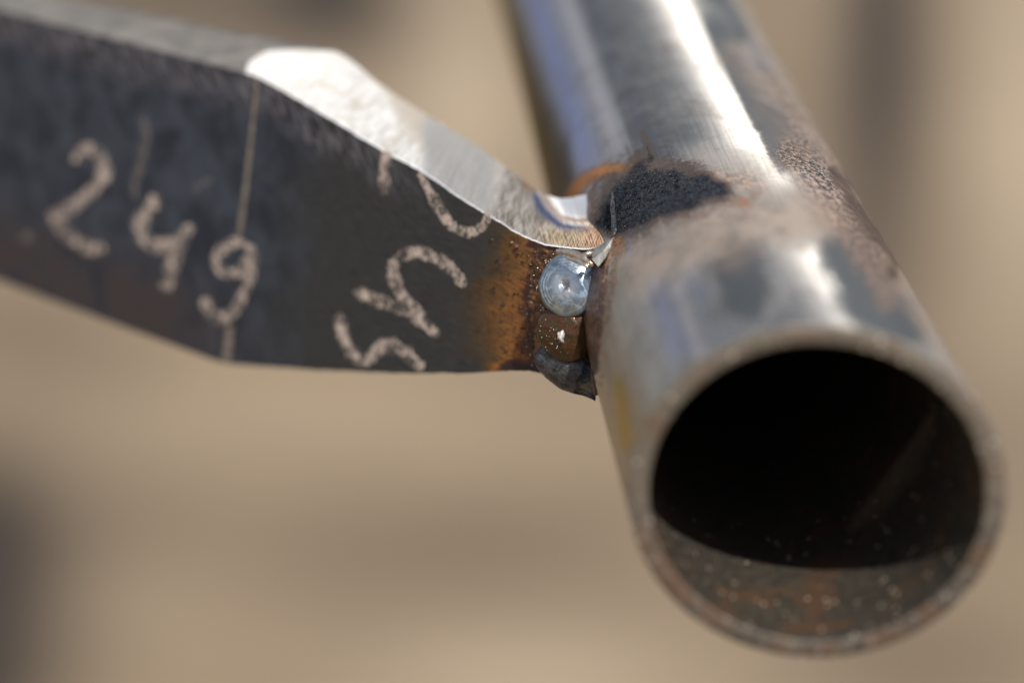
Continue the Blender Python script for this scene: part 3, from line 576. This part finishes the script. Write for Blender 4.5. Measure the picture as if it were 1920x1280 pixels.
for _ in range(80):
    a = RNG.rand()*2*math.pi; rr = 58+RNG.randn()*4
    it.append((ray(1061+rr*math.cos(a), 537+rr*1.07*math.sin(a))*(Zp(1061, 534)-2.3), .04+.07*RNG.rand(), (1, 1)))
for _ in range(50):
    a = RNG.rand()*2*math.pi; rr = 45*RNG.rand()**.5; it.append((ray(1054+rr*math.cos(a), 625+rr*math.sin(a))*(Zp(1054, 618)-5.8+(rr/45)**2.6*1.4), .03+.05*RNG.rand(), (1, 1)))
o = balls('bright_spatter', it, M_WHITE, WELD); o['kind'] = 'stuff'
it = []
for _ in range(120):
    q = RNG.rand(); px_ = 1148-35*q+RNG.randn()*5+3; py_ = 445+290*q
    it.append((tube_hit(px_+6, py_), .06+.14*RNG.rand()**2, (1, 1)))
for _ in range(14):
    px_ = 1165+RNG.rand()*60+RNG.randn()*20; py_ = 395+RNG.randn()*22; it.append((tube_hit(px_, py_), .05+.15*RNG.rand()**3, (1, 1)))
o = balls('rust_spatter', it, M_TOE, WELD); o['kind'] = 'stuff'
bead('slag_chip', 1051, 630, Zp(1054, 618)-5.95, 9, 12, 10, .35, NF, M_WHITE, lump=.3, seed=22, nr=10, na=24, label='pale chip of slag on the brown weld spot')
balls('slag_chip', [(ray(1067, 541)*(Zp(1061, 534)-5.2), .22, (1.1, 1)), (ray(1074, 547)*(Zp(1061, 534)-5.25), .2, (1.2, .8))], mat_bead('slag_orange', (.55, .25, .05), (.5, .35, .25), (.3, .1, .05), .1, .4), WELD)
for (px_, py_, r_) in ((943, 570, .28), (968, 462, .28), (933, 486, .2), (960, 455, .2)):
    balls('spatter_ball', [(on_plane(px_, py_, -.08), r_, (1.2, 1))], M_TOE if py_ < 470 else M_BLACK, WELD)

# ================================================================ background: sandy yard, far out of focus
def gnd(x, y):   # pixel -> ground point (metres)
    r = ray(x, y); w = dirW(r); k = CAM_H/-w[2]; return np.array([w[0]*k, w[1]*k])
gx = np.unique(np.concatenate([[-600, -200, -60, -20, -8, -4], np.linspace(-2.2, 2.2, 180), [4, 8, 20, 60, 200, 600]]))
gy = np.unique(np.concatenate([[-600, -200, -60, -20, -6, -2, 0, .8], np.linspace(1.2, 6, 200), [7, 9, 14, 25, 60, 200, 900]]))
GX, GY = np.meshgrid(gx, gy, indexing='ij')
cw = np.stack([GX, GY, -np.full_like(GX, CAM_H)], -1)
cy_ = cw[..., 1]*cp-cw[..., 2]*sp; ok = cy_ > .3
Xp = 960+F_PX*cw[..., 0]/np.where(ok, cy_, 1); Yp = 640-F_PX*(cw[..., 1]*sp+cw[..., 2]*cp)/np.where(ok, cy_, 1)
GROUND_SPOTS_DARK = [(630, -20, 120, 110, 0, .75), (330, -20, 430, 140, 6, .70), (1650, 100, 105, 620, 2, 1.0), (1770, 900, 260, 300, 0, .22), (1440, 60, 40, 200, 0, .25), (-70, 1010, 230, 190, 0, 1.15), (-90, 1290, 230, 170, 0, 1.0), (880, 1010, 380, 110, -4, .32), (1720, 1240, 260, 110, 0, .35), (330, 960, 160, 90, 0, .14), (60, 620, 260, 80, 18, .30)]  # blurred dark posts and their shadows, painted into the soil colour
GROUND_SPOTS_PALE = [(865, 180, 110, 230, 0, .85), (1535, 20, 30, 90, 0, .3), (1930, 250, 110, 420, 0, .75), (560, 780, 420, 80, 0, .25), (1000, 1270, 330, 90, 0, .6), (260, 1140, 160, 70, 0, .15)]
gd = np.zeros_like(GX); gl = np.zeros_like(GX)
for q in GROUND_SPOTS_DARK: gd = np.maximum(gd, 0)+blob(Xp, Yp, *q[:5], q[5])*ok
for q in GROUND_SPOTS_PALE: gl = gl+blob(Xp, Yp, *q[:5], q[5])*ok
def mat_ground():
    t = NT('sandy_soil'); v = t.n('ShaderNodeTexCoord').outputs['Object']
    n = t.noise(v, 3., 5, .6); f = t.noise(v, 60., 4, .7)
    c = t.mix(t.mr(n, .35, .65), (.205, .150, .096), (.250, .184, .116)); c = t.mix(t.mr(f, .4, .7, 0, .3), c, (.15, .12, .085))
    c = t.mix(t.math('MULTIPLY', t.attr('pale'), .9, clamp=True), c, (.40, .32, .225)); c = t.mix(t.math('MULTIPLY', t.attr('painted_dark'), 1., clamp=True), c, (.028, .019, .013))
    return t.set(Base_Color=c, Roughness=.95, Normal=t.bump(f, .6, .01))
o = mesh_obj('ground', np.stack([GX, GY, 0*GX], -1).reshape(-1, 3), grid_faces(*GX.shape), mat_ground(), None, {'painted_dark': gd.ravel(), 'pale': gl.ravel()}, world=True)
o['kind'] = 'structure'
